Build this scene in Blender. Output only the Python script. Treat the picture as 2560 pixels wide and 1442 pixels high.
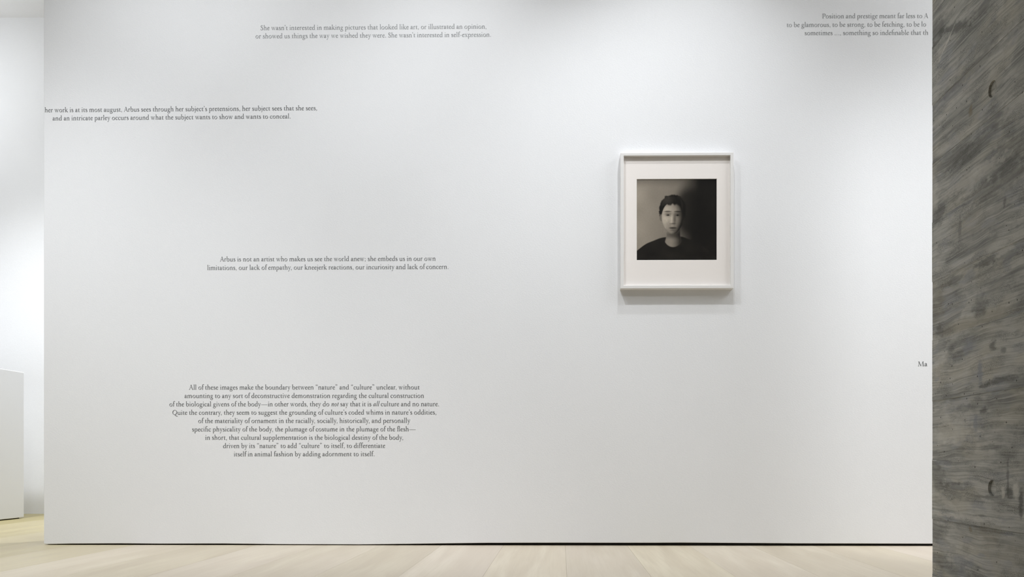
import bpy, bmesh, math, random
from mathutils import Vector
random.seed(7)
sc = bpy.context.scene
for o in list(bpy.data.objects): bpy.data.objects.remove(o)
col = sc.collection

# ---------------------------------------------------------------- camera (metres; main wall is the plane y = D)
D, H, FPX, CX, CY = 3.8, 0.3845, 2130.0, 1372.0, 1148.0       # wall distance, eye height, focal length and principal point in px of 2560x1442
YAW = 0.0137
cam = bpy.data.cameras.new('camera'); camo = bpy.data.objects.new('camera', cam); col.objects.link(camo)
camo.location = (0, 0, H); camo.rotation_euler = (math.pi/2, 0, YAW)
cam.sensor_width = 36; cam.lens = FPX/2560*36
cam.shift_x = (1280-CX)/2560; cam.shift_y = (CY-721)/2560
cam.clip_start = .05
sc.camera = camo
# ---------------------------------------------------------------- world, exposure
w = bpy.data.worlds.new('world'); sc.world = w; w.use_nodes = True
w.node_tree.nodes['Background'].inputs[0].default_value = (.9, .95, 1, 1)
w.node_tree.nodes['Background'].inputs[1].default_value = .05
vs = sc.view_settings; vs.view_transform = 'Standard'; vs.look = 'None'; vs.gamma = 1; vs.use_curve_mapping = False
vs.exposure = 0.04
CEIL = 3.5
def area(name, loc, sx, sy, power, colr=(1, 1, 1), rot=(0, 0, 0)):
    l = bpy.data.lights.new(name, 'AREA'); l.shape = 'RECTANGLE'; l.size = sx; l.size_y = sy; l.energy = power; l.color = colr
    o = bpy.data.objects.new(name, l); o.location = loc; o.rotation_euler = rot; col.objects.link(o); return o
def spot(name, loc, target, power, cone=100, blend=.9, r=.04, colr=(1, 1, 1)):
    l = bpy.data.lights.new(name, 'SPOT'); l.energy = power; l.spot_size = math.radians(cone); l.spot_blend = blend; l.shadow_soft_size = r; l.color = colr
    o = bpy.data.objects.new(name, l); o.location = loc
    o.rotation_euler = (Vector(target)-Vector(loc)).to_track_quat('-Z', 'Y').to_euler(); col.objects.link(o); return o
COOL = (.955, .985, 1.022)
LAMPS = [   # track spotlights, wall washer, added fill panels and spots for picture wall and bay
 ('area', 'overhead_fill_light', (2.9, 2.4, CEIL-.05), 1.2, 2.0, 58.89),  # added area lamp, brightens the wall's right end by the column
 ('spot', 'track_and_fill_light', (-.58, 2.55, 3.40), (-.15, D, .35), 97.17, 80, 1, .035),
 ('spot', 'track_and_fill_light', (.62, 2.55, 3.40), (.60, D, .35), 46.2, 80, 1, .035),
 ('spot', 'track_and_fill_light', (.50, 3.02, 3.40), (.5, D, .55), 65.01, 70, 1, .035),
 ('spot', 'track_and_fill_light', (-2.0, 2.55, 3.40), (-1.9, D, .4), 71.63, 90, 1, .06),
 ('spot', 'track_and_fill_light', (-1.2, .9, 3.40), (-1.3, D, .1), 44.73, 74, 1, .1),  # added far spot, lifts the lower part of the wall
 ('spot', 'track_and_fill_light', (-3.1, 1.2, 3.40), (-2.3, D, 0), 326.74, 60, 1, .1),  # added spot, brightens the wall's lower left
 ('spot', 'track_and_fill_light', (-.1, 1.0, 3.40), (0, D, -.3), 84.28, 52, 1, .32),  # added low fill for the foot of the wall
 ('spot', 'track_and_fill_light', (-1.15, 2.5, 3.40), (-1.15, D, 1.9), 63.48, 110, 1, .08),  # added filler for the dim stretch high on the wall
 ('spot', 'bay_fill_light', (-1.7, 4.8, 3.40), (-3.6, 5.3, .3), 322.91, 90, 1, .1),  # added to brighten the plinth and the floor at the left
 ('spot', 'wall_washer_light', (-3.3, 4.2, 3.40), (-3.9, 5.96, -.3), 242.61, 64, 1, .1),
 ('area', 'overhead_fill_light', (-4.6, 4.4, CEIL-.05), 1.6, 1.2, 22.22),  # added area lamp, fills the left bay from above
 ('spot', 'track_and_fill_light', (2.0, 1.95, 3.40), (1.55, D, 0), 193.08, 60, 1, .1),  # added spot, brightens the lower wall beside the column
 ('spot', 'ceiling_fill_light', (-4.3, 4.7, 2.75), (-4.1, 5.9, 3.6), 38.58, 150, 1, .1),  # added uplight that brightens the bay ceiling
]
for i_, L_ in enumerate(LAMPS):
    if L_[0] == 'area': area(L_[1], L_[2], L_[3], L_[4], L_[5], COOL)
    else: spot(L_[1], L_[2], L_[3], L_[4], L_[5], L_[6], L_[7], COOL)

# ---------------------------------------------------------------- helpers
def lk(o, parent=None):
    col.objects.link(o); o.parent = parent; return o
def link_mesh(name, verts, faces, m, parent=None):
    me = bpy.data.meshes.new(name); me.from_pydata(verts, [], faces); me.materials.append(m); me.update()
    return lk(bpy.data.objects.new(name, me), parent)
def link_bm(name, bm, m, parent=None):
    bmesh.ops.recalc_face_normals(bm, faces=bm.faces)
    me = bpy.data.meshes.new(name); bm.to_mesh(me); bm.free(); me.materials.append(m)
    return lk(bpy.data.objects.new(name, me), parent)
def box_bm(x0, x1, y0, y1, z0, z1, bev=0, seg=1, bm=None):
    own = bm is None; bm = bm or bmesh.new()
    vs_ = [bm.verts.new((x, y, z)) for x in (x0, x1) for y in (y0, y1) for z in (z0, z1)]
    for f in ((0, 1, 3, 2), (4, 6, 7, 5), (0, 4, 5, 1), (2, 3, 7, 6), (0, 2, 6, 4), (1, 5, 7, 3)): bm.faces.new([vs_[i] for i in f])
    if bev: bmesh.ops.bevel(bm, geom=list(bm.edges) if own else [e for e in bm.edges if e.verts[0] in vs_], offset=bev, segments=seg, affect='EDGES', profile=.5)
    return bm
def box(name, b, m, parent=None, bev=0, seg=1): return link_bm(name, box_bm(*b, bev=bev, seg=seg), m, parent)
def empty(name, loc=(0, 0, 0)):
    o = bpy.data.objects.new(name, None); o.location = loc; o.empty_display_size = .1; return lk(o)
def tag(o, label, cat, group=None):
    o['label'] = label; o['category'] = cat
    if group: o['group'] = group
    return o
def struct(o): o['kind'] = 'structure'; return o
def on_wall(px, py, y=D):
    """point of the plane y seen at a pixel of the photograph"""
    dx, dz = (px-CX)/FPX, (CY-py)/FPX
    wx, wy = dx*math.cos(YAW)-math.sin(YAW), dx*math.sin(YAW)+math.cos(YAW)
    return wx*y/wy, H+dz*y/wy

# ---------------------------------------------------------------- materials
class NT:
    def __init__(s, name, rough=.6):
        s.m = bpy.data.materials.new(name); s.m.use_nodes = True; s.t = s.m.node_tree; s.b = s.t.nodes['Principled BSDF']
        s.b.inputs['Roughness'].default_value = rough
    def n(s, typ, **kw):
        x = s.t.nodes.new(typ)
        for k, v in kw.items():
            if k.startswith('i_'): x.inputs[int(k[2:]) if k[2:].isdigit() else k[2:].replace('_', ' ')].default_value = v
            else: setattr(x, k, v)
        return x
    def l(s, a, b): s.t.links.new(a, b)
    def math(s, op, a, b=0.0, c=None, clamp=False):
        x = s.t.nodes.new('ShaderNodeMath'); x.operation = op; x.use_clamp = clamp
        for i, v in enumerate((a, b) if c is None else (a, b, c)):
            if isinstance(v, (int, float)): x.inputs[i].default_value = v
            else: s.l(v, x.inputs[i])
        return x.outputs[0]
    def mix(s, fac, a, b, mode='MIX'):
        x = s.t.nodes.new('ShaderNodeMix'); x.data_type = 'RGBA'; x.blend_type = mode
        for i, v in ((0, fac), (6, a), (7, b)):
            if isinstance(v, (int, float)): x.inputs[i].default_value = v
            elif isinstance(v, tuple): x.inputs[i].default_value = v+(1,) if len(v) == 3 else v
            else: s.l(v, x.inputs[i])
        return x.outputs[2]
    def mapped(s, scale, off=None, rot=(0, 0, 0)):
        if not hasattr(s, 'tc'): s.tc = s.n('ShaderNodeTexCoord').outputs['Object']
        mp = s.n('ShaderNodeMapping'); mp.inputs['Scale'].default_value = scale; mp.inputs['Rotation'].default_value = rot
        s.l(s.tc, mp.inputs['Vector'])
        if off is not None:
            a = s.n('ShaderNodeVectorMath', operation='ADD'); s.l(s.tc, a.inputs[0]); s.l(off, a.inputs[1]); s.l(a.outputs[0], mp.inputs['Vector'])
        return mp.outputs[0]
    def noise(s, vec, scale, detail=3, rough=.5, dist=0.0):
        x = s.n('ShaderNodeTexNoise'); x.inputs['Scale'].default_value = scale; x.inputs['Detail'].default_value = detail
        x.inputs['Roughness'].default_value = rough; x.inputs['Distortion'].default_value = dist; s.l(vec, x.inputs['Vector']); return x.outputs['Fac']
    def ramp(s, fac, a, b, lo=0.0, hi=1.0):
        x = s.n('ShaderNodeMapRange'); x.interpolation_type = 'SMOOTHSTEP'
        for i, v in enumerate((a, b, lo, hi)): x.inputs[i+1].default_value = v
        s.l(fac, x.inputs[0]); return x.outputs[0]
    def bump(s, h, strength, dist, prev=None):
        x = s.n('ShaderNodeBump'); x.inputs['Strength'].default_value = strength; x.inputs['Distance'].default_value = dist
        s.l(h, x.inputs['Height'])
        if prev is not None: s.l(prev, x.inputs['Normal'])
        s.l(x.outputs[0], s.b.inputs['Normal']); return x.outputs[0]
    def color(s, c):
        if isinstance(c, tuple): s.b.inputs['Base Color'].default_value = c+(1,)
        else: s.l(c, s.b.inputs['Base Color'])

def plain(name, c, rough=.6): t = NT(name, rough); t.color(c); return t.m

def wall_paint(name, c):
    t = NT(name, .75); v = t.mapped((1, 1, 1))
    n1 = t.noise(v, 1.3, 3); n2 = t.noise(t.mapped((1, 1, 5)), 60, 2)
    cc = t.mix(t.ramp(n1, .3, .7), tuple(x*.975 for x in c), c)
    cc = t.mix(t.math('MULTIPLY', t.ramp(n2, .35, .65), .35), cc, tuple(x*.955 for x in c)); t.color(cc)
    fine = t.noise(v, 260, 2, .6); wide = t.noise(t.mapped((1, 1, 2.2)), 130, 2, .5)
    p = t.bump(fine, .26, .0008); t.bump(wide, .22, .0014, p); return t.m
WALL = wall_paint('white_wall_paint', (.84, .843, .85))
CEILM = wall_paint('ceiling_paint', (.84, .84, .845))
PLINTH = wall_paint('plinth_paint', (.70, .705, .715))
DARK = plain('dark_recess', (.012, .011, .009), .9)
INK = [plain('grey_wall_lettering', (k, k*1.02, k*1.04), .7) for k in (.27, .12, .15, .115, .27, .12)]

def wood():
    t = NT('pale_wide_plank_wood', .42)
    oi = t.n('ShaderNodeObjectInfo').outputs['Random']
    sh = t.n('ShaderNodeCombineXYZ'); t.l(t.math('MULTIPLY', oi, 9.0), sh.inputs[1]); t.l(t.math('MULTIPLY', oi, 3.0), sh.inputs[0])
    off = sh.outputs[0]
    g1 = t.noise(t.mapped((14, .9, 1), off), 1.0, 4, .55, .9); g2 = t.noise(t.mapped((90, 3, 1), off), 1.0, 3, .5, .3); g3 = t.noise(t.mapped((3, .6, 1), off), 1.0, 2)
    geo = t.n('ShaderNodeNewGeometry'); sx = t.n('ShaderNodeSeparateXYZ'); t.l(geo.outputs['Position'], sx.inputs[0])
    a = t.mix(t.ramp(g1, .3, .7), (.545, .470, .372), (.625, .560, .460))
    a = t.mix(t.math('MULTIPLY', t.ramp(g2, .4, .7), .22), a, (.46, .395, .305))
    a = t.mix(t.math('MULTIPLY', t.ramp(g3, .45, .7), .35), a, (.585, .505, .435))
    at = t.n('ShaderNodeAttribute', attribute_type='OBJECT', attribute_name='tone').outputs['Fac']       # tone of this plank: 0 pinkish, 1 yellowed
    sh2 = t.math('MULTIPLY_ADD', oi, .14, .93); vs2 = t.n('ShaderNodeCombineColor'); [t.l(sh2, vs2.inputs[q]) for q in range(3)]; a = t.mix(1.0, a, vs2.outputs[0], 'MULTIPLY')
    a = t.mix(at, a, (.70, .68, .40), 'MULTIPLY')
    t.color(a)
    t.l(t.ramp(g1, .2, .8, .36, .5), t.b.inputs['Roughness']); t.bump(g2, .08, .0005); return t.m
WOOD = wood()
# ---------------------------------------------------------------- setting: floor of wide planks, ceiling, walls
FX0, FX1, FY0, FY1 = -9.0, 4.0, -5.0, 5.97
floor = struct(box('floor', (FX0, FX1, FY0, FY1+.1, -.05, -.004), DARK))
PW, PX = .2763, on_wall(1413, 1361)[0]      # plank width and one measured joint
k0 = math.ceil((FX0-PX)/PW); k1 = math.floor((FX1-PX)/PW)
ends = [-2.4, 1.1, 4.62, 2.3, -.8]
for k in range(k0, k1):
    x0 = PX+k*PW; cut = [FY0, ends[k % 5] if x0 > -3.1 else ends[k % 5]+.15, FY1]
    if x0 < -2.0 and k % 5 != 2: cut[1] = -1.2
    for a, b in zip(cut[:-1], cut[1:]):
        p = box('plank', (x0+.00015, x0+PW-.00015, a+.0002, b-.0002, -.02, 0), WOOD, floor, bev=.0006)
        xc = x0+PW/2
        p['tone'] = max(0., min(1., .08+.92*max(0, min(1, (-1.3-xc)/2.2))+random.uniform(-.16, .16)))
struct(box('ceiling', (FX0, FX1, FY0, FY1+.1, CEIL, CEIL+.1), CEILM))
struct(box('wall_back', (FX0, FX1, FY1-.01, FY1+.15, 0, CEIL), WALL))
struct(box('wall_left', (FX0-.15, FX0, FY0, FY1+.15, 0, CEIL), WALL))
struct(box('wall_right', (FX1, FX1+.15, FY0, FY1+.15, 0, CEIL), WALL))
struct(box('wall_rear', (FX0, FX1, FY0-.15, FY0, 0, CEIL), WALL))

# the free-standing picture wall: its lower edge hovers unevenly over a dark shadow gap
wl = on_wall(109.5, 900)[0]; wr = FX1
edge = [(109.5, 1359.3), (118, 1360.0), (180, 1358.8), (300, 1358.2), (400, 1358.9), (560, 1358.6), (700, 1360.2), (900, 1360.8), (1010, 1359.6), (1110, 1358.2), (1220, 1356.8), (1400, 1356.4), (1500, 1356.6), (1640, 1356.6), (1700, 1356.2), (1800, 1356.8), (2000, 1358.2), (2317, 1358.9), (2700, 1358.4)]
pts = [on_wall(*e) for e in edge]; pts[0] = (wl, pts[0][1]); pts.append((wr, .005))
bm = bmesh.new(); T = .32
def ring(y): return [bm.verts.new((x, y, z)) for x, z in pts]+[bm.verts.new((wr, y, CEIL)), bm.verts.new((wl, y, CEIL))]
A, B = ring(D), ring(D+T)
bm.faces.new(A); bm.faces.new(B[::-1])
for i in range(len(A)): j = (i+1) % len(A); bm.faces.new((A[i], B[i], B[j], A[j]))
front = struct(link_bm('wall_front', bm, WALL))
bv = front.modifiers.new('bevel', 'BEVEL'); bv.width = .0022; bv.segments = 2; bv.limit_method = 'ANGLE'; bv.angle_limit = .9
gap = box('shadow_gap', (wl+.05, wr, D+.018, D+T-.018, 0, .012), DARK, front)
lipm = box_bm(wl+.001, wl+.07, D+.03, D+T-.03, 0, .006)
link_bm('base_shim', lipm, WALL, front)

# ---------------------------------------------------------------- white plinth at the far left
px1 = -3.505
pl = empty('white_plinth', (px1-.5, 5.0, 0)); tag(pl, 'waist-high white plinth box standing on the wood floor at the left edge of the view', 'plinth')
def sub(name, b, m, parent, org, bev=0, seg=1):
    o = box(name, (b[0]-org[0], b[1]-org[0], b[2]-org[1], b[3]-org[1], b[4]-org[2], b[5]-org[2]), m, parent, bev, seg); return o
sub('plinth_box', (px1-1.0, px1, 4.6, 5.52, .006, .953), PLINTH, pl, pl.location, .004, 2)
sub('recessed_base', (px1-.98, px1-.02, 4.62, 5.50, 0, .006), DARK, pl, pl.location)

# ---------------------------------------------------------------- board-marked concrete column, left face x = XC
XC, YF, YN = 1.0625, 2.45, 1.05
def concrete():
    t = NT('board_marked_concrete', .78)
    off = None
    oi = t.n('ShaderNodeAttribute', attribute_type='OBJECT', attribute_name='seed').outputs['Fac']
    sh = t.n('ShaderNodeCombineXYZ'); t.l(t.math('MULTIPLY', oi, 7.0), sh.inputs[1]); t.l(t.math('MULTIPLY', oi, 1.7), sh.inputs[0]); off = sh.outputs[0]
    base = t.noise(t.mapped((1, 2.0, 6)), 1.7, 5, .6, .35)
    big = t.noise(t.mapped((1, 3.0, 13), off), 1.5, 5, .62, .7)
    warp = t.noise(t.mapped((1, 2.0, 5), off), 2.2, 2)
    sep = t.n('ShaderNodeSeparateXYZ'); t.l(t.tc, sep.inputs[0]); Z, Y = sep.outputs[2], sep.outputs[1]
    # wood grain pressed into the surface: fine bands along the board, bent by the warp
    gz = t.math('ADD', t.math('MULTIPLY', Z, 1.0), t.math('MULTIPLY', t.math('SUBTRACT', warp, .5), .036))
    gv = t.n('ShaderNodeCombineXYZ'); t.l(t.math('MULTIPLY', gz, 230), gv.inputs[2]); t.l(t.math('MULTIPLY', Y, 5), gv.inputs[1]); t.l(oi, gv.inputs[0])
    grain = t.noise(gv.outputs[0], 1.0, 3, .6)
    gv2 = t.n('ShaderNodeCombineXYZ'); t.l(t.math('MULTIPLY', gz, 60), gv2.inputs[2]); t.l(t.math('MULTIPLY', Y, 2.4), gv2.inputs[1]); t.l(oi, gv2.inputs[0])
    grain2 = t.noise(gv2.outputs[0], 1.0, 3, .55, .4)
    c = t.mix(t.ramp(base, .36, .62), (.275, .278, .260), (.560, .556, .520))
    c = t.mix(t.math('MULTIPLY', t.ramp(big, .50, .59), .58), c, (.225, .225, .216))
    warm = t.noise(t.mapped((1, 2.5, 6), off), 2.0, 2)
    c = t.mix(t.math('MULTIPLY', t.ramp(warm, .48, .66), .60), c, (.530, .500, .415))
    cool = t.noise(t.mapped((1, 3, 9), off), 3.1, 2)
    c = t.mix(t.math('MULTIPLY', t.ramp(cool, .55, .64), .60), c, (.37, .38, .405))
    c = t.mix(t.math('MULTIPLY', t.ramp(grain2, .42, .62), .36), c, (.68, .665, .61))
    c = t.mix(t.math('MULTIPLY', t.ramp(grain, .52, .64), .44), c, (.70, .69, .645))
    c = t.mix(t.math('MULTIPLY', t.ramp(grain, .48, .36), .34), c, (.15, .15, .136))
    # crusty dark speckle inside patches
    pm = t.noise(t.mapped((1, 5, 14), off), 1.9, 3); sp = t.noise(t.mapped((1, 1, 1.2)), 620, 3, .75); sp2 = t.noise(t.mapped((1, 1, 1.6)), 210, 4, .75)
    c = t.mix(t.math('MULTIPLY', t.ramp(sp, .46, .62), t.ramp(pm, .47, .62, .16, .80)), c, (.095, .095, .086))
    c = t.mix(t.math('MULTIPLY', t.ramp(sp2, .52, .66), t.ramp(pm, .47, .62, .05, .60)), c, (.115, .115, .104))
    # stains of their own shape: (y, z, half length, half height, tilt, colour, strength)
    def on_col(px, py):
        dx = (px-CX)/FPX; wx, wy = dx*math.cos(YAW)-math.sin(YAW), dx*math.sin(YAW)+math.cos(YAW); k = XC/wx; return k*wy, H+(CY-py)/FPX*k
    dk, lt, br, bl = (.085, .086, .080), (.74, .72, .66), (.27, .235, .160), (.30, .31, .345)
    wn = t.noise(t.mapped((1, 1, 2.2)), 34, 7, .72)
    for px, py, hl, hh, tl, cc, s in STAINS:
        y0, z0 = on_col(px, py)
        u = t.math('SUBTRACT', Y, y0); v = t.math('SUBTRACT', Z, z0)
        a = t.math('ADD', t.math('MULTIPLY', u, math.cos(tl)/hl), t.math('MULTIPLY', v, math.sin(tl)/hl))
        b = t.math('ADD', t.math('MULTIPLY', u, -math.sin(tl)/hh), t.math('MULTIPLY', v, math.cos(tl)/hh))
        r = t.math('SQRT', t.math('ADD', t.math('MULTIPLY', a, a), t.math('MULTIPLY', b, b)))
        r = t.math('ADD', r, t.math('MULTIPLY', t.math('SUBTRACT', wn, .5), 3.2))
        c = t.mix(t.math('MULTIPLY', t.ramp(r, 1.3, .45), s*(.85 if cc == 'd' else .9)), c, {'d': dk, 'l': lt, 'b': br, 'c': bl}[cc])
    # small blow holes
    vo = t.n('ShaderNodeTexVoronoi'); vo.inputs['Scale'].default_value = 95; t.l(t.mapped((1, .9, .8)), vo.inputs['Vector'])
    wnz = t.n('ShaderNodeSeparateColor'); t.l(vo.outputs['Color'], wnz.inputs[0])
    hole = t.math('MULTIPLY', t.math('LESS_THAN', vo.outputs['Distance'], t.math('MULTIPLY', wnz.outputs[1], .19)), t.math('GREATER_THAN', wnz.outputs[0], .955))
    c = t.mix(t.math('MULTIPLY', hole, .9), c, (.018, .017, .014))
    t.color(c)
    p = t.bump(grain, .55, .0016); p = t.bump(grain2, .5, .004, p); p = t.bump(t.math('SUBTRACT', 1.0, hole), .8, .003, p); t.bump(sp, .3, .001, p)
    return t.m
STAINS = [
 (2360, 40, .10, .020, 0, 'l', .35), (2500, 110, .14, .02, 0, 'l', .30), (2350, 300, .07, .012, 0, 'l', .40), (2440, 560, .20, .03, 0, 'l', .20), (2420, 805, .25, .018, 0, 'b', .30),
 (2430, 905, .12, .016, 0, 'l', .28), (2380, 1085, .14, .030, 0, 'l', .40), (2500, 1080, .10, .020, 0, 'l', .25), (2380, 1355, .10, .02, 0, 'l', .25), (2500, 1390, .10, .03, 0, 'l', .2),
 (2385, 70, .10, .014, .35, 'd', .75), (2345, 75, .05, .040, 0, 'd', .6), (2330, 115, .03, .010, .2, 'd', .5), (2460, 20, .06, .02, .1, 'd', .55),
 (2420, 182, .18, .018, 0, 'd', .45), (2365, 112, .055, .004, -.5, 'l', .8), (2375, 240, .12, .02, 0, 'c', .45),
 (2378, 400, .12, .03, .05, 'd', .42), (2480, 300, .08, .03, 0, 'd', .40), (2510, 400, .12, .045, 0, 'd', .50), (2400, 470, .10, .022, 0, 'd', .55),
 (2345, 535, .05, .035, 0, 'd', .60), (2330, 470, .035, .05, 0, 'l', .35), (2430, 445, .20, .020, 0, 'l', .60), (2335, 500, .035, .045, 0, 'l', .45), (2500, 455, .22, .034, 0, 'd', .42), (2450, 357, .16, .020, 0, 'd', .36), (2324, 300, .014, .10, 0, 'b', .5), (2324, 420, .012, .08, 0, 'b', .5), (2326, 700, .016, .12, 0, 'b', .4), (2395, 345, .16, .012, 0, 'l', .32),
 (2426, 277, .011, .014, 0, 'b', .8), (2426, 1324, .011, .013, 0, 'b', .8), (2512, 505, .006, .013, .2, 'd', .6), (2400, 575, .010, .035, .1, 'd', .5),
 (2385, 700, .06, .014, 0, 'd', .55), (2465, 655, .06, .012, 0, 'd', .7), (2520, 640, .08, .012, 0, 'd', .45), (2450, 765, .04, .03, 0, 'd', .42), (2340, 760, .05, .05, 0, 'b', .35),
 (2347, 828, .028, .020, 0, 'd', .65), (2375, 880, .035, .012, -.5, 'd', .6), (2355, 900, .07, .012, -.2, 'l', .45), (2420, 868, .03, .02, 0, 'c', .7),
 (2482, 864, .020, .014, 0, 'd', .75), (2508, 875, .012, .008, 0, 'd', .6), (2450, 930, .014, .035, 0, 'c', .85), (2500, 950, .08, .008, 0, 'd', .75), (2460, 965, .03, .006, 0, 'd', .8),
 (2460, 1028, .022, .010, 0, 'd', .75), (2438, 1058, .012, .020, 0, 'c', .75), (2410, 1020, .06, .010, 0, 'd', .4), (2400, 1123, .04, .008, 0, 'd', .45), (2480, 1118, .06, .008, 0, 'd', .5),
 (2345, 1195, .05, .045, 0, 'd', .50), (2330, 1225, .02, .05, 0, 'l', .30), (2385, 1225, .07, .022, 0, 'd', .45), (2380, 1208, .09, .004, 0, 'd', .6), (2520, 1200, .006, .060, 0, 'd', .62), (2525, 1235, .018, .014, 0, 'd', .6),
 (2540, 1228, .014, .018, 0, 'l', .8), (2508, 1232, .008, .016, 0, 'l', .7), (2553, 1260, .010, .035, 0, 'd', .8), (2360, 1248, .08, .010, .3, 'l', .4), (2340, 1320, .06, .03, 0, 'd', .4),
 (2400, 1290, .20, .006, -.02, 'l', .55), (2345, 1400, .06, .02, 0, 'd', .42), (2405, 1405, .05, .02, 0, 'c', .5), (2470, 1330, .08, .02, 0, 'b', .35),
]
CONC = concrete()
cc_ = empty('concrete_column', (0, 0, 0)); tag(cc_, 'grey board-marked concrete column rising out of frame at the right, in front of the white wall', 'column')

core = box('concrete_core', (XC+.012, XC+.70, YN, YF-.0003, 0, CEIL-.001), CONC, cc_); core['seed'] = 3.3
TIE = [(1.296, .0200), (.3135, .0200)]
TY = 2.112
def board(z0, z1, dx, fin, i):
    """one band of the face: a slab with a slightly irregular upper edge; a tie hole is cut through where there is one"""
    z0 = max(z0, 0); bm = bmesh.new(); n = 9
    rnd = random.Random(i*13+5)
    ys = [YN+(YF-YN)*k/(n-1) for k in range(n)]
    lo = [(y, z0+.0004+rnd.uniform(0, .0008)) for y in ys]; up = [(y, z1-.0004-rnd.uniform(0, .0010)) for y in ys[::-1]]
    outline = lo+up
    x0 = XC+dx
    fr = [bm.verts.new((x0, y, z)) for y, z in outline]; bk = [bm.verts.new((XC+.014, y, z)) for y, z in outline]
    es = [bm.edges.new((fr[k], fr[(k+1) % len(fr)])) for k in range(len(fr))]
    hole = [t for t in TIE if z0 < t[0] < z1]
    for zc, r in hole:
        c1 = [bm.verts.new((x0, TY+math.cos(a*math.pi/14)*r, zc+math.sin(a*math.pi/14)*r)) for a in range(28)]
        c2 = [bm.verts.new((XC+.0135, TY+math.cos(a*math.pi/14)*r*.96, zc+math.sin(a*math.pi/14)*r*.96)) for a in range(28)]
        es += [bm.edges.new((c1[k], c1[(k+1) % 28])) for k in range(28)]
        for k in range(28): bm.faces.new((c1[k], c1[(k+1) % 28], c2[(k+1) % 28], c2[k]))
    bmesh.ops.triangle_fill(bm, use_beauty=True, edges=es)
    for k in range(len(fr)): j = (k+1) % len(fr); bm.faces.new((fr[k], bk[k], bk[j], fr[j]))
    o = link_bm('board_imprint', bm, CONC, cc_); o['seed'] = rnd.uniform(0, 9); return o
seams = [0, .058, .2145, .3826, .551, .723, .892, 1.060, 1.228, 1.396, 1.562, 1.73, 1.90, 2.07, 2.24, 2.41, 2.58, 2.75, 2.92, 3.09, 3.26, CEIL-.002]
offs = [0, .0007, -.0003, .0005, 0, .0007, -.0004, .0003, .0006, -.0003, .0005, 0, .0006, 0, .0005, 0, .0006, 0, .0005, 0, .0005]
for i in range(len(seams)-1): board(seams[i], seams[i+1], offs[i], 0, i)
for i, z in enumerate(seams[1:-1]):            # grout fins squeezed out between two boards
    rnd = random.Random(i+90); w_ = rnd.choice([.0008, .0016, .0024])
    f = box('grout_fin', (XC-rnd.uniform(.0000, .0005), XC+.014, YN, YF-.0001, z-w_*.5, z+w_*.5), CONC, cc_); f['seed'] = 2.0
for zc, r in TIE:
    bm = bmesh.new(); bmesh.ops.create_cone(bm, cap_ends=True, segments=28, radius1=r*.93, radius2=r*.93, depth=.004)
    bmesh.ops.rotate(bm, verts=bm.verts, matrix=__import__('mathutils').Matrix.Rotation(-math.pi/2, 3, 'Y')); bmesh.ops.translate(bm, verts=bm.verts, vec=(XC+.0075, TY, zc))
    o = link_bm('tie_hole_plug', bm, CONC, cc_); o['seed'] = 5.0

cc_.location = (XC+.35, (YN+YF)/2, 0)          # the column's base point; its parts keep their places
for c_ in cc_.children: c_.matrix_parent_inverse = __import__('mathutils').Matrix.Translation(-cc_.location)
# ---------------------------------------------------------------- lettering
# An old-style book face drawn with pen strokes. Units: 1000 = one em.
XH, CAP, ASC, ST = 405, 640, 700, 86

def g_poly(*p): return ('p', [tuple(q) for q in p])
def g_str(x0, y0, x1, y1, w0, w1=None):
    w1 = w0 if w1 is None else w1
    dx, dy = x1-x0, y1-y0; L = math.hypot(dx, dy); nx, ny = -dy/L, dx/L
    return g_poly((x0+nx*w0/2, y0+ny*w0/2), (x0-nx*w0/2, y0-ny*w0/2), (x1-nx*w1/2, y1-ny*w1/2), (x1+nx*w1/2, y1+ny*w1/2))
def g_cur(*pts, n=6):
    """Catmull-Rom spine with a width at every knot -> strip of quads"""
    pts = [(x, y, w*1.08+3) for x, y, w in pts]; P = [pts[0]] + list(pts) + [pts[-1]]; S = []
    for i in range(1, len(P)-2):
        a, b, c, d = P[i-1], P[i], P[i+1], P[i+2]
        for k in range(n):
            t = k/n
            S.append(tuple(.5*((2*b[j]) + (c[j]-a[j])*t + (2*a[j]-5*b[j]+4*c[j]-d[j])*t*t + (3*b[j]-a[j]-3*c[j]+d[j])*t**3) for j in range(3)))
    S.append(pts[-1]); L, R = [], []
    for i, (x, y, w) in enumerate(S):
        p, q = S[max(i-1, 0)], S[min(i+1, len(S)-1)]
        dx, dy = q[0]-p[0], q[1]-p[1]; l = math.hypot(dx, dy) or 1
        nx, ny = -dy/l, dx/l
        L.append((x+nx*w/2, y+ny*w/2)); R.append((x-nx*w/2, y-ny*w/2))
    return ('s', L, R)
def g_ring(cx, cy, rx, ry, thick, thin, tilt=18, n=28):
    """closed bowl, stress axis leaning back by tilt degrees"""
    thick *= 1.10; thin *= 1.16; L, R = [], []
    for i in range(n+1):
        a = 2*math.pi*i/n
        w = thin + (thick-thin)*abs(math.cos(a-math.radians(tilt)+0))**1.6
        L.append((cx+math.cos(a)*rx, cy+math.sin(a)*ry))
        R.append((cx+math.cos(a)*(rx-w), cy+math.sin(a)*(ry-w)))
    return ('s', L, R)
def g_dot(x, y, r=46):
    return g_poly(*[(x+r*math.cos(k*math.pi/5), y+r*math.sin(k*math.pi/5)) for k in range(10)])
def g_foot(x, l=82, r=82, y=0, h=20):
    s = ST/2-3
    return g_poly((x-l, y), (x+r, y), (x+r, y+h*.8), (x+s, y+h*2.6), (x-s, y+h*2.6), (x-l, y+h*.8))
def g_head(x, y, s=ST/2):
    return g_poly((x+s, y), (x+s, y-90), (x-s, y-105), (x-s-48, y-62), (x-s-48, y-48), (x-s, y-24))
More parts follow.
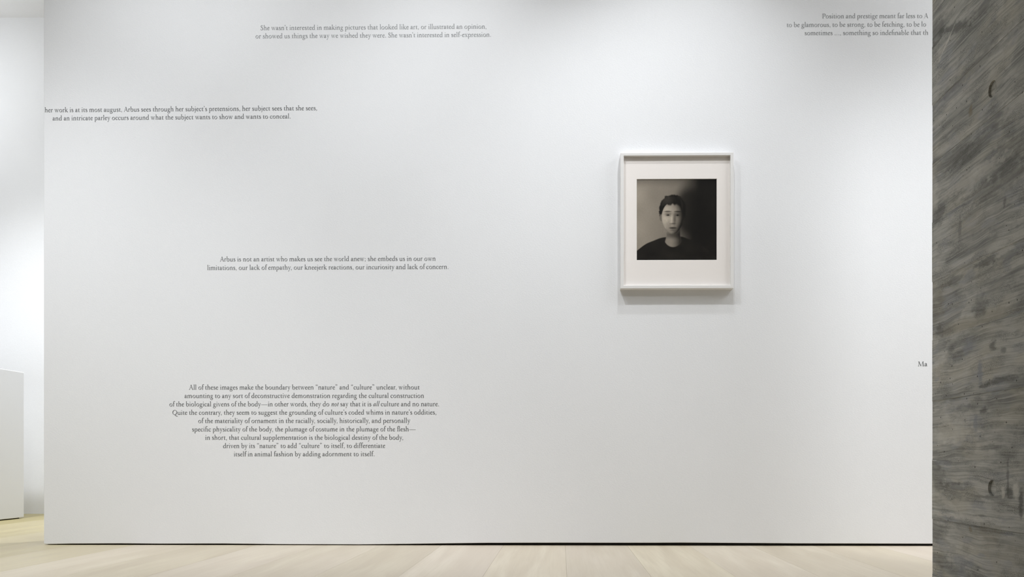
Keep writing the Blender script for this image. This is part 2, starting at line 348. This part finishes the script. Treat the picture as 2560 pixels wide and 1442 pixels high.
def g_capserif(x, y, l=90, r=90, d=-1, h=20):
    s = ST/2
    return g_poly((x-l, y), (x+r, y), (x+r, y+d*h*.8), (x+s, y+d*h*2.4), (x-s, y+d*h*2.4), (x-l, y+d*h*.8))
def g_stem(x, top=XH, foot=True, bot=0):
    o = [g_str(x, bot, x, top-20, ST), g_head(x, top)]
    if foot: o.append(g_foot(x))
    return o
def g_arch(x0, x1):
    return [g_cur((x0+20, XH-110, 22), (x0+75, XH-42, 38), (x0+150, XH-16, 62), (x1-22, XH-50, 78), (x1, XH-130, ST), (x1, XH-250, ST), (x1, 0, ST)), g_foot(x1)]
def g_shift(gl, dx): 
    o = []
    for t in gl:
        o.append((t[0],)+tuple([(x+dx, y) for x, y in c] for c in t[1:]))
    return o
def g_quote(x, y, flip=False):
    s = -1 if flip else 1
    return [g_dot(x, y, 48), g_cur((x+s*14, y+s*6, 60), (x+s*24, y-s*60, 46), (x-s*30, y-s*140, 14), n=4)]

G = {}
G['i'] = (250, g_stem(125)+[g_dot(120, 585)])
G['l'] = (250, g_stem(125, ASC))
G['n'] = (522, g_stem(118)+g_arch(118, 392))
G['h'] = (516, g_stem(118, ASC)+g_arch(118, 388))
G['m'] = (780, g_stem(118)+g_arch(118, 384)+g_arch(384, 652))
G['r'] = (345, g_stem(118)+[g_cur((138, 285, 22), (185, 360, 40), (235, 392, 62), (275, 380, 66)), g_dot(287, 368, 40)])
G['u'] = (512, [g_str(108, 110, 108, XH-20, ST), g_head(108, XH), g_cur((108, 150, ST), (116, 70, 74), (175, 24, 62), (265, 28, 42), (355, 90, 20)),
    g_str(385, 0, 385, XH-20, ST), g_head(385, XH), g_poly((350, 60), (350, 0), (478, 14), (478, 30), (422, 48))])
G['o'] = (512, [g_ring(256, 200, 222, 214, 84, 34, 160)])
G['c'] = (405, [g_cur((352, 318, 62), (322, 366, 56), (250, 394, 30), (140, 360, 52), (72, 220, 84), (118, 78, 80), (210, 28, 62), (300, 42, 42), (378, 100, 16)), g_dot(345, 325, 36)])
G['e'] = (402, [g_cur((72, 236, 34), (200, 252, 30), (345, 262, 34), n=3), g_cur((342, 252, 34), (330, 330, 62), (260, 390, 48), (150, 366, 42), (72, 220, 82), (112, 80, 80), (208, 26, 62), (300, 40, 42), (374, 98, 16))])
G['a'] = (408, [g_cur((72, 322, 40), (110, 370, 42), (180, 398, 44), (250, 370, 66), (272, 290, 74), (268, 160, ST), (274, 62, 70), (312, 26, 48), (388, 46, 16)), g_dot(84, 318, 38),
    g_cur((268, 262, 28), (180, 226, 38), (88, 176, 62), (66, 100, 78), (110, 34, 66), (180, 32, 44), (262, 90, 24))])
G['b'] = (505, [g_str(108, 60, 108, ASC-20, ST), g_head(108, ASC), g_cur((108, 90, 70), (150, 30, 46), (240, 8, 34), (350, 50, 62), (418, 200, 86), (372, 340, 74), (280, 386, 48), (190, 356, 30), (130, 300, 18))])
G['d'] = (512, [g_str(392, 40, 392, ASC-20, ST), g_head(392, ASC), g_poly((355, 70), (355, -8), (486, 14), (486, 30), (428, 50)),
    g_cur((372, 340, 22), (300, 386, 30), (200, 372, 50), (84, 230, 84), (102, 90, 84), (180, 26, 62), (270, 30, 36), (365, 96, 20))])
G['p'] = (512, [g_str(116, -240, 116, XH-20, ST), g_head(116, XH), g_foot(116, y=-250), g_cur((140, 310, 20), (200, 366, 34), (290, 386, 52), (386, 320, 80), (424, 190, 86), (372, 60, 68), (260, 14, 34), (150, 44, 24))])
G['q'] = G['d']
G['t'] = (318, [g_poly((38, XH-38), (38, XH-22), (100, XH+20), (140, XH+98), (150, XH+98), (150, XH-38)), g_str(130, XH-19, 300, XH-19, 38), g_cur((134, 430, 64), (132, 300, ST), (132, 130, ST), (150, 44, 68), (205, 26, 46), (298, 62, 14))])
G['f'] = (300, [g_str(130, 0, 130, 500, ST), g_foot(130), g_cur((130, 440, ST), (134, 560, ST), (172, 655, 64), (245, 700, 44), (312, 678, 52)), g_dot(318, 662, 38), g_str(40, XH-20, 278, XH-20, 36)])
G['s'] = (358, [g_cur((280, 300, 30), (262, 366, 34), (180, 392, 42), (100, 360, 64), (92, 290, 76), (180, 218, 86), (270, 152, 82), (282, 74, 70), (200, 12, 42), (100, 30, 34), (64, 110, 26)),
    g_poly((262, 300), (300, 290), (292, 395), (268, 380)), g_poly((44, 125), (78, 125), (84, 40), (52, 10))])
G['k'] = (500, g_stem(112, ASC)+[g_cur((142, 210, 26), (250, 290, 30), (340, 372, 34), n=3), g_foot(360, 90, 70, XH-20, 16), g_cur((190, 248, 60), (290, 140, 82), (390, 40, 84), (490, 10, 22)) , g_poly((290, 60), (330, 0), (500, 0), (500, 18), (420, 36))])
G['v'] = (462, [g_str(98, XH-10, 236, 0, 84, 60), g_str(236, -6, 362, XH-10, 30, 34), g_foot(92, 82, 92, XH-18, 14), g_foot(368, 74, 70, XH-18, 14)])
G['w'] = (690, [g_str(92, XH-10, 220, 0, 82, 56), g_str(220, -6, 330, XH-30, 30, 34), g_str(318, XH-10, 458, 0, 82, 56), g_str(458, -6, 580, XH-10, 30, 34), g_foot(88, 80, 88, XH-18, 14), g_foot(330, 60, 80, XH-18, 14), g_foot(592, 72, 70, XH-18, 14)])
G['x'] = (460, [g_str(98, XH-10, 356, 10, 84), g_str(348, XH-10, 108, 10, 30), g_foot(96, 76, 80, XH-18, 14), g_foot(352, 66, 62, XH-18, 14), g_foot(100, 66, 62), g_foot(362, 70, 76)])
G['y'] = (440, [g_str(98, XH-10, 232, 20, 84, 62), g_cur((366, XH-10, 34), (290, 190, 34), (215, 0, 36), (150, -170, 44), (82, -222, 62), n=4), g_dot(76, -214, 38), g_foot(92, 80, 90, XH-18, 14), g_foot(368, 70, 66, XH-18, 14)])
G['j'] = (245, [g_cur((130, XH-20, ST), (130, 150, ST), (128, -40, 68), (100, -150, 50), (20, -228, 30)), g_head(130, XH), g_dot(124, 585)])
G['g'] = (455, [g_ring(205, 270, 150, 134, 74, 30, 170), g_cur((300, 352, 32), (360, 376, 34), (428, 372, 40), n=4), g_cur((140, 152, 26), (88, 96, 40), (120, 40, 66), (230, 14, 78), (350, -20, 76), (396, -100, 60), (330, -190, 42), (200, -236, 40), (80, -200, 52), (44, -120, 56), (90, -50, 34), (170, 0, 24))])
G['A'] = (636, [g_str(300, CAP+10, 84, 10, 34, 32), g_str(300, CAP+14, 522, 10, 84), g_str(160, 225, 430, 225, 34), g_foot(84, 78, 78, 0, 16), g_foot(528, 92, 96, 0, 18)])
G['S'] = (485, [g_cur((392, 470, 28), (372, 580, 36), (270, 630, 46), (150, 590, 72), (118, 480, 86), (210, 372, 96), (340, 276, 96), (392, 160, 84), (330, 50, 60), (210, 10, 44), (110, 50, 38), (70, 170, 26)), g_poly((376, 470), (412, 460), (400, 645), (372, 610)), g_poly((50, 185), (86, 185), (96, 60), (62, 0))])
G['P'] = (560, [g_str(148, 0, 148, CAP, ST+8), g_foot(148, 100, 110), g_capserif(148, CAP, 110, 60), g_cur((150, 600, 34), (280, 622, 36), (430, 580, 70), (474, 456, 90), (420, 330, 70), (310, 284, 38), (200, 300, 26))])
G['Q'] = (770, [g_ring(385, 320, 345, 335, 98, 36, 165), g_cur((330, 10, 36), (430, -40, 62), (560, -140, 74), (720, -196, 56), (830, -180, 16))])
G['M'] = (850, [g_str(170, CAP-10, 128, 10, 36), g_str(160, CAP, 420, 20, 92, 76), g_str(420, 10, 668, CAP, 34), g_str(676, CAP, 712, 10, 92), g_foot(124, 86, 86, 0, 18), g_foot(712, 104, 104, 0, 18), g_poly((70, CAP), (190, CAP), (190, CAP-40), (130, CAP-40), (70, CAP-18)), g_poly((640, CAP), (780, CAP), (780, CAP-18), (720, CAP-40), (640, CAP-40))])
G['.'] = (235, [g_dot(118, 40, 50)])
G[','] = (235, [g_dot(115, 40, 46), g_cur((138, 40, 50), (142, -20, 40), (85, -115, 12), n=4)])
G[';'] = (250, [g_dot(125, 350, 48), g_dot(122, 40, 46), g_cur((145, 40, 50), (148, -20, 40), (90, -115, 12), n=4)])
G['-'] = (300, [g_str(40, 205, 250, 205, 48)])
G['\u2014'] = (1000, [g_str(20, 215, 980, 215, 34)])
G['\u2019'] = (215, g_quote(100, 640))
G['\u201d'] = (400, g_quote(100, 650)+g_quote(262, 650))
G['\u201c'] = (400, g_quote(120, 545, True)+g_quote(282, 545, True))
G['\u2026'] = (800, [g_dot(115, 40, 48), g_dot(395, 40, 48), g_dot(675, 40, 48)])
G[' '] = (226, [])
G['F'] = (512, [g_str(130, 0, 130, 500, ST), g_foot(130), g_cur((130, 440, ST), (134, 560, ST), (190, 668, 62), (290, 698, 40), (388, 660, 60)), g_str(40, XH-20, 390, XH-20, 34), g_str(388, 0, 388, XH-10, ST), g_foot(388)])      # fi
G['L'] = (512, [g_str(130, 0, 130, 500, ST), g_foot(130), g_cur((130, 440, ST), (134, 560, ST), (190, 668, 62), (290, 690, 44), (388, 672, 60)), g_str(40, XH-20, 280, XH-20, 34), g_str(388, 0, 388, 690, ST), g_foot(388)])         # fl
G['D'] = (580, G['f'][1]+g_shift(G['f'][1], 285))                                                                                   # ff
# slanted cursive forms for the two stressed words
def g_slant(gl, k=.26): return [(t[0],)+tuple([(x+y*k-20, y) for x, y in c] for c in t[1:]) for t in gl]
G['\x01'] = (440, g_slant([g_cur((40, 330, 24), (92, 392, 46), (105, 340, 66), (100, 200, 68), (98, 0, 66), n=4), g_cur((104, 150, 22), (190, 330, 34), (270, 394, 54), (318, 340, 68), (312, 200, 68), (306, 70, 66), (335, 24, 46), (405, 80, 16))]))
G['\x02'] = (405, g_slant([g_ring(195, 200, 165, 214, 76, 32, 165)]))
G['\x03'] = (268, g_slant([g_str(40, XH-18, 225, XH-18, 34), g_cur((118, 520, 44), (112, 300, 68), (104, 90, 68), (135, 26, 48), (210, 80, 16))]))
G['\x04'] = (425, g_slant([g_cur((300, 340, 26), (220, 396, 36), (110, 320, 60), (64, 150, 78), (100, 34, 66), (190, 70, 34), (300, 260, 20)), g_cur((312, 396, 52), (304, 200, 68), (300, 70, 66), (330, 24, 46), (396, 80, 16))]))
G['\x05'] = (232, g_slant([g_cur((54, 640, 20), (112, 690, 60), (112, 500, 68), (104, 100, 68), (130, 28, 48), (196, 80, 16))]))
KERN = {'Po': -30, 'wo': -12, 'we': -12, 'wa': -12, 'y,': -50, 'r,': -40, 'w;': 0, 'f ': -55, 'f\u2014': -20, 'f,': -10, "n\u2019": -30, "\u2019t": -20, 'Sh': -6, 'fa': -15, 'fe': -15, 'Ar': -20, 'ry': -5, 'f-': -10, 'ev': -5, "\u2019s": -20}

def text_layout(s):
    s = s.replace('fi', 'F').replace('fl', 'L').replace('ff', 'D')
    x, out = 0, []
    for i, ch in enumerate(s):
        adv, gl = G[ch]
        out.append((x, gl)); x += adv + KERN.get(s[i:i+2], 0)
    lo = min(c[0] for x0, gl in out[:1] for t in gl for k in t[1:] for c in k)
    xl, gl = out[-1]; hi = xl + max(c[0] for t in gl for k in t[1:] for c in k)
    return out, lo, hi
# every line: text, (x, y) of its left end on the baseline and of its right end, taken off the photograph of the wall
QUOTES = [
 ('two-line quotation in small grey serif letters centred high up, starting "She wasn\u2019t interested"', .18, [
  ('She wasn\u2019t interested in making pictures that looked like art, or illustrated an opinion,', 651.6, 75.4, 1215.8, 71.6),
  ('or showed us things the way we wished they were. She wasn\u2019t interested in self-expression.', 639, 96, 1227.3, 91.8)]),
 ('two-line quotation at the left end of the wall about pretensions', .10, [
  ('her work is at its most august, Arbus sees through her subject\u2019s pretensions, her subject sees that she sees,', 112, 280.6, 792.4, 275.4),
  ('and an intricate parley occurs around what the subject wants to show and wants to conceal.', 131.6, 301.1, 726.3, 296)]),
 ('two-line quotation halfway up the wall about limitations and lack of empathy', .12, [
  ('Arbus is not an artist who makes us see the world anew; she embeds us in our own', 550, 653.4, 1088.8, 651.6),
  ('limitations, our lack of empathy, our kneejerk reactions, our incuriosity and lack of concern.', 518.2, 674.8, 1121, 672)]),
 ('nine-line quotation low on the wall, its lines narrowing towards the floor', .09, [
  ('All of these images make the boundary between \u201cnature\u201d and \u201cculture\u201d unclear, without', 472.7, 973.6, 1049, 973.1),
  ('amounting to any sort of deconstructive demonstration regarding the cultural construction', 461.3, 994.7, 1059.7, 994.2),
  ('of the biological givens of the body\u2014in other words, they do \x01\x02\x03 say that it is \x04\x05\x05 culture and no nature.', 423.8, 1015.6, 1097.5, 1015),
  ('Quite the contrary, they seem to suggest the grounding of culture\u2019s coded whims in nature\u2019s oddities,', 431.3, 1036.6, 1090.5, 1035.8),
  ('of the materiality of ornament in the racially, socially, historically, and personally', 495.8, 1057.2, 1025.6, 1056.6),
  ('specific physicality of the body, the plumage of costume in the plumage of the flesh\u2014', 480.5, 1078.3, 1039.2, 1077.8),
  ('in short, that cultural supplementation is the biological destiny of the body,', 513.3, 1099, 1007.7, 1098.8),
  ('driven by its \u201cnature\u201d to add \u201cculture\u201d to itself, to differentiate', 557.8, 1119.7, 963, 1119.2),
  ('itself in animal fashion by adding adornment to itself.', 584.8, 1140.5, 936.3, 1140)]),
 ('three-line quotation at top right about position and prestige, running behind the concrete column', .18, [
  ('Position and prestige meant far less to A', 2055.7, 46, 2320.8, 45.2),
  ('to be glamorous, to be strong, to be fetching, to be lo', 1967, 67.7, 2315.4, 66.2),
  ('sometimes \u2026, something so indefinable that th', 2012, 88, 2320.5, 87)]),
 ('letters of a half-hidden quotation low beside the concrete column', .10, [
  ('Ma', 2294.7, 915.2, 2318.4, 915.2)]),
]
# ---------------------------------------------------------------- framed photograph
WHITE = NT('white_lacquered_wood', .38); WHITE.color((.80, .785, .765)); WHITE = WHITE.m
MAT = NT('off_white_mat_board', .85); MAT.color(MAT.mix(MAT.noise(MAT.mapped((1, 1, 1)), 300, 2), (.895, .845, .800), (.915, .865, .825))); MAT = MAT.m
BEV = plain('mat_bevel_core', (.88, .85, .80), .8)
fx0, fz1 = on_wall(1551.3, 381.8, D-.036); fx1, fz0 = on_wall(1834.3, 720.3, D-.036)
fc = ((fx0+fx1)/2, D, (fz0+fz1)/2)
fr = empty('picture_frame', fc)
tag(fr, 'white wooden picture frame with wide mat around a dark square photograph, on the wall', 'picture frame')
def rail(q):                                   # q: four corner points (x, z) outer0, outer1, inner1, inner0 -> mitred rail with a rounded face
    bm = bmesh.new(); ya, yb = -.036, 0
    a = [bm.verts.new((x-fc[0], ya, z-fc[2])) for x, z in q]; b = [bm.verts.new((x-fc[0], yb, z-fc[2])) for x, z in q]
    bm.faces.new(a); bm.faces.new(b[::-1])
    for k in range(4): j = (k+1) % 4; bm.faces.new((a[k], b[k], b[j], a[j]))
    es = [e for e in bm.edges if all(v in a for v in e.verts) and {a.index(e.verts[0]), a.index(e.verts[1])} in ({0, 1}, {2, 3})]
    bmesh.ops.bevel(bm, geom=es, offset=.0016, segments=3, affect='EDGES', profile=.5)
    return link_bm('frame_rail', bm, WHITE, fr)
rw = .0145
O = [(fx0, fz0), (fx1, fz0), (fx1, fz1), (fx0, fz1)]; I = [(fx0+rw, fz0+rw), (fx1-rw, fz0+rw), (fx1-rw, fz1-rw*.92), (fx0+rw, fz1-rw*.92)]
for k in range(4): j = (k+1) % 4; rail([O[k], O[j], I[j], I[k]])
# mat board with a window whose bevel shows its pale core
yg = -.0215                                    # face of the mat, local
wx0, wz1 = on_wall(1591.5, 447.5, D+yg); wx1, wz0 = on_wall(1792.3, 649.8, D+yg)
def L3(x, y, z): return (x-fc[0], y, z-fc[2])
o4 = [(fx0+.006, fz0+.006), (fx1-.006, fz0+.006), (fx1-.006, fz1-.006), (fx0+.006, fz1-.006)]
w4 = [(wx0, wz0), (wx1, wz0), (wx1, wz1), (wx0, wz1)]; bvw = .0012
i4 = [(wx0+bvw, wz0+bvw), (wx1-bvw, wz0+bvw), (wx1-bvw, wz1-bvw), (wx0+bvw, wz1-bvw)]
v = [L3(x, yg, z) for x, z in o4]+[L3(x, yg, z) for x, z in w4]+[L3(x, yg+.002, z) for x, z in o4]+[L3(x, yg+.002, z) for x, z in w4]
f = []
for k in range(4):
    j = (k+1) % 4; f += [(k, j, 4+j, 4+k), (8+k, 12+k, 12+j, 8+j), (k, 8+k, 8+j, j)]
mat = link_mesh('mat_board', v, f, MAT, fr)
v = [L3(x, yg-.0002, z) for x, z in [(wx0-.0008, wz0-.0008), (wx1+.0008, wz0-.0008), (wx1+.0008, wz1+.0008), (wx0-.0008, wz1+.0008)]]+[L3(x, yg+.002, z) for x, z in i4]
link_mesh('window_bevel', v, [(k, (k+1) % 4, 4+(k+1) % 4, 4+k) for k in range(4)], BEV, mat)
sub('backing_board', (fx0+.004, fx1-.004, D-.010, D-.002, fz0+.004, fz1-.004), MAT, fr, fc)

# the print: a plain sepia-black studio portrait of nobody in particular
def sm(a, b, x): t = max(0., min(1., (x-a)/(b-a))); return t*t*(3-2*t)
def ell(u, v, cx, cy, rx, ry, s=.12): return 1-sm(1-s, 1+s, math.hypot((u-cx)/rx, (v-cy)/ry))
def mixf(a, b, t): return a+(b-a)*t
def h2(i, j): n = math.sin(i*127.1+j*311.7)*43758.5453; return n-math.floor(n)
def vn(x, y):
    i, j = math.floor(x), math.floor(y); fx, fy = sm(0, 1, x-i), sm(0, 1, y-j)
    return mixf(mixf(h2(i, j), h2(i+1, j), fx), mixf(h2(i, j+1), h2(i+1, j+1), fx), fy)
def tone(u, v):
    g = mixf(.34, .21, sm(.0, .50, u)); g = mixf(g, .010, sm(.50, .80, u+.10*v)); g *= .86+.28*vn(u*5, v*5)
    g *= 1-.35*(1-sm(0, .12, v))
    g = mixf(g, .008, ell(u, v, .66, .40, .20, .30, .35)*.9)                              # soft shadow on the backdrop
    nw = .084+.5*max(0, v-.69)**1.3; neck = ell(u, v, .455, .70, .118, .135, .05)*(v > .58)*(1-sm(nw-.008, nw+.008, abs(u-.458))); g = mixf(g, mixf(.26, .02, sm(.42, .56, u)), neck)
    sh = .705+.020*vn(u*9, 3)+.95*max(0, abs(u-.45)-.09)**1.7; body = sm(sh-.006, sh+.006, v)*(1-neck)
    g = mixf(g, .010+.008*vn(u*14, v*14), body)
    # hair: a loose short crop with an uneven outline
    ang = math.atan2(v-.40, u-.45); rr = math.hypot((u-.45)/.172, (v-.385)/.195)+.10*(vn(ang*5+20, 2)-.5)+.05*(vn(ang*17+60, 5)-.5)
    hair = (1-sm(.95, 1.04, rr))*(1-sm(.50, .56, v)); g = mixf(g, .010+.05*max(0, vn(u*60, v*22)-.6)+.03*ell(u, v, .38, .26, .06, .05, .9), hair)
    g = mixf(g, .17, ell(u, v, .309, .475, .020, .042, .25))
    # head as a lit egg
    x, y = (u-.450)/.137, (v-.470)/(.212 if v > .47 else .190); x *= 1+.22*max(0, y)**2
    d = x*x+y*y; face = 1-sm(.93, 1.02, d)
    face *= sm(.300, .330, v-.05*abs(u-.45)+.02*(vn(u*40, 1)-.5))
    z = math.sqrt(max(0, 1-min(d, 1))); L = max(0, -.55*x-.10*y+.62*z+.18)
    sk = .015+.50*L**1.35; sk *= .92+.16*vn(u*45, v*45)
    def dim(cx, cy, rx, ry, k, s=.8):
        nonlocal sk; sk *= 1-k*ell(u, v, cx, cy, rx, ry, s)
    dim(.392, .432, .046, .030, .55); dim(.512, .434, .044, .030, .50)                    # sockets
    dim(.390, .398+.9*(u-.40)**2, .044, .0070, .80, .6); dim(.512, .400+.9*(u-.505)**2, .042, .0070, .80, .6)
    dim(.392, .444, .025, .0075, .70, .4); dim(.512, .446, .024, .0075, .70, .4); dim(.394, .443, .009, .010, .9, .4); dim(.512, .445, .009, .010, .9, .4)
    dim(.474, .495, .016, .060, .55); dim(.452, .548, .034, .010, .55); dim(.452, .602, .044, .013, .62, .4); dim(.452, .602, .044, .0035, .8, .5); dim(.454, .628, .030, .010, .35)
    dim(.40, .57, .03, .05, .18); sk += .10*ell(u, v, .438, .495, .010, .050, .9)*(x < .2)+.06*ell(u, v, .43, .535, .014, .012, .9)+.05*ell(u, v, .435, .655, .022, .014, .9)
    g = mixf(g, sk, face); g *= 1-.65*ell(u, v, .48, .685, .12, .040, .8)*(1-face)*neck
    return g*(.94+.12*h2(u*977, v*613))
N = 200; verts, faces, cols = [], [], []
for j in range(N+1):
    for i in range(N+1):
        u, q = i/N, j/N; verts.append(L3(wx0-.001+(wx1-wx0+.002)*u, yg+.0022, wz1+.001-(wz1-wz0+.002)*q)); g = tone(u, q); cols += [g*1.0, g*.87, g*.70, 1]
for j in range(N):
    for i in range(N): a = j*(N+1)+i; faces.append((a, a+N+1, a+N+2, a+1))
PR = NT('photographic_print', .6); PR.b.inputs['Specular IOR Level'].default_value = .12; at = PR.n('ShaderNodeAttribute', attribute_name='print'); PR.color(at.outputs['Color'])
pr = link_mesh('portrait_print', verts, faces, PR.m, fr)
ca = pr.data.color_attributes.new('print', 'FLOAT_COLOR', 'POINT'); ca.data.foreach_set('color', cols)
pr['label'] = 'square dark sepia print showing head and shoulders of a person in a dark top'
# glazing: clear, with the reflection real glass has
gm = bpy.data.materials.new('clear_glazing'); gm.use_nodes = True; nt = gm.node_tree; nt.nodes.clear()
out = nt.nodes.new('ShaderNodeOutputMaterial'); mx = nt.nodes.new('ShaderNodeMixShader'); tr = nt.nodes.new('ShaderNodeBsdfTransparent'); gl = nt.nodes.new('ShaderNodeBsdfGlossy'); fn = nt.nodes.new('ShaderNodeLayerWeight'); pw_ = nt.nodes.new('ShaderNodeMath'); pw_.operation = 'POWER'; pw_.inputs[1].default_value = 3.5; ml_ = nt.nodes.new('ShaderNodeMath'); ml_.operation = 'MULTIPLY_ADD'; ml_.inputs[1].default_value = .30; ml_.inputs[2].default_value = .002
gl.inputs['Roughness'].default_value = .02; fn.inputs['Blend'].default_value = .5
nt.links.new(fn.outputs['Facing'], pw_.inputs[0]); nt.links.new(pw_.outputs[0], ml_.inputs[0]); nt.links.new(ml_.outputs[0], mx.inputs[0]); nt.links.new(tr.outputs[0], mx.inputs[1]); nt.links.new(gl.outputs[0], mx.inputs[2]); nt.links.new(mx.outputs[0], out.inputs[0])
sub('glass_pane', (fx0+.005, fx1-.005, D+yg-.0035, D+yg-.0015, fz0+.005, fz1-.005), gm, fr, fc)

# ---------------------------------------------------------------- wall lettering
EMY = 18.4/FPX*D                               # height of one em on the wall
for q, (lab, ink, lines) in enumerate(QUOTES):
    first = on_wall(lines[0][1], lines[0][2])
    root = empty('wall_lettering', (first[0], D, first[1])); tag(root, lab, 'wall text')
    for (s, xa, ya, xb, yb) in lines:
        lay, lo, hi = text_layout(s)
        (x0, z0), (x1, z1) = on_wall(xa, ya), on_wall(xb, yb)
        k = math.hypot(x1-x0, z1-z0)/(hi-lo); dx, dz = (x1-x0)/math.hypot(x1-x0, z1-z0), (z1-z0)/math.hypot(x1-x0, z1-z0)
        V, F = [], []
        def put(p, xo, lift):
            a, b = (p[0]+xo-lo)*k, p[1]*EMY/1000
            V.append((x0+a*dx-first[0], -.0005-lift, z0+a*dz+b-first[1])); return len(V)-1
        for xo, gl_ in lay:
            for n_, t_ in enumerate(gl_):
                lift = n_*.000012
                if t_[0] == 'p': F.append([put(p, xo, lift) for p in t_[1]])
                else:
                    A_ = [put(p, xo, lift) for p in t_[1]]; B_ = [put(p, xo, lift) for p in t_[2]]
                    for i in range(len(A_)-1): F.append((A_[i], B_[i], B_[i+1], A_[i+1]))
        link_mesh('text_line', V, F, INK[q], root)
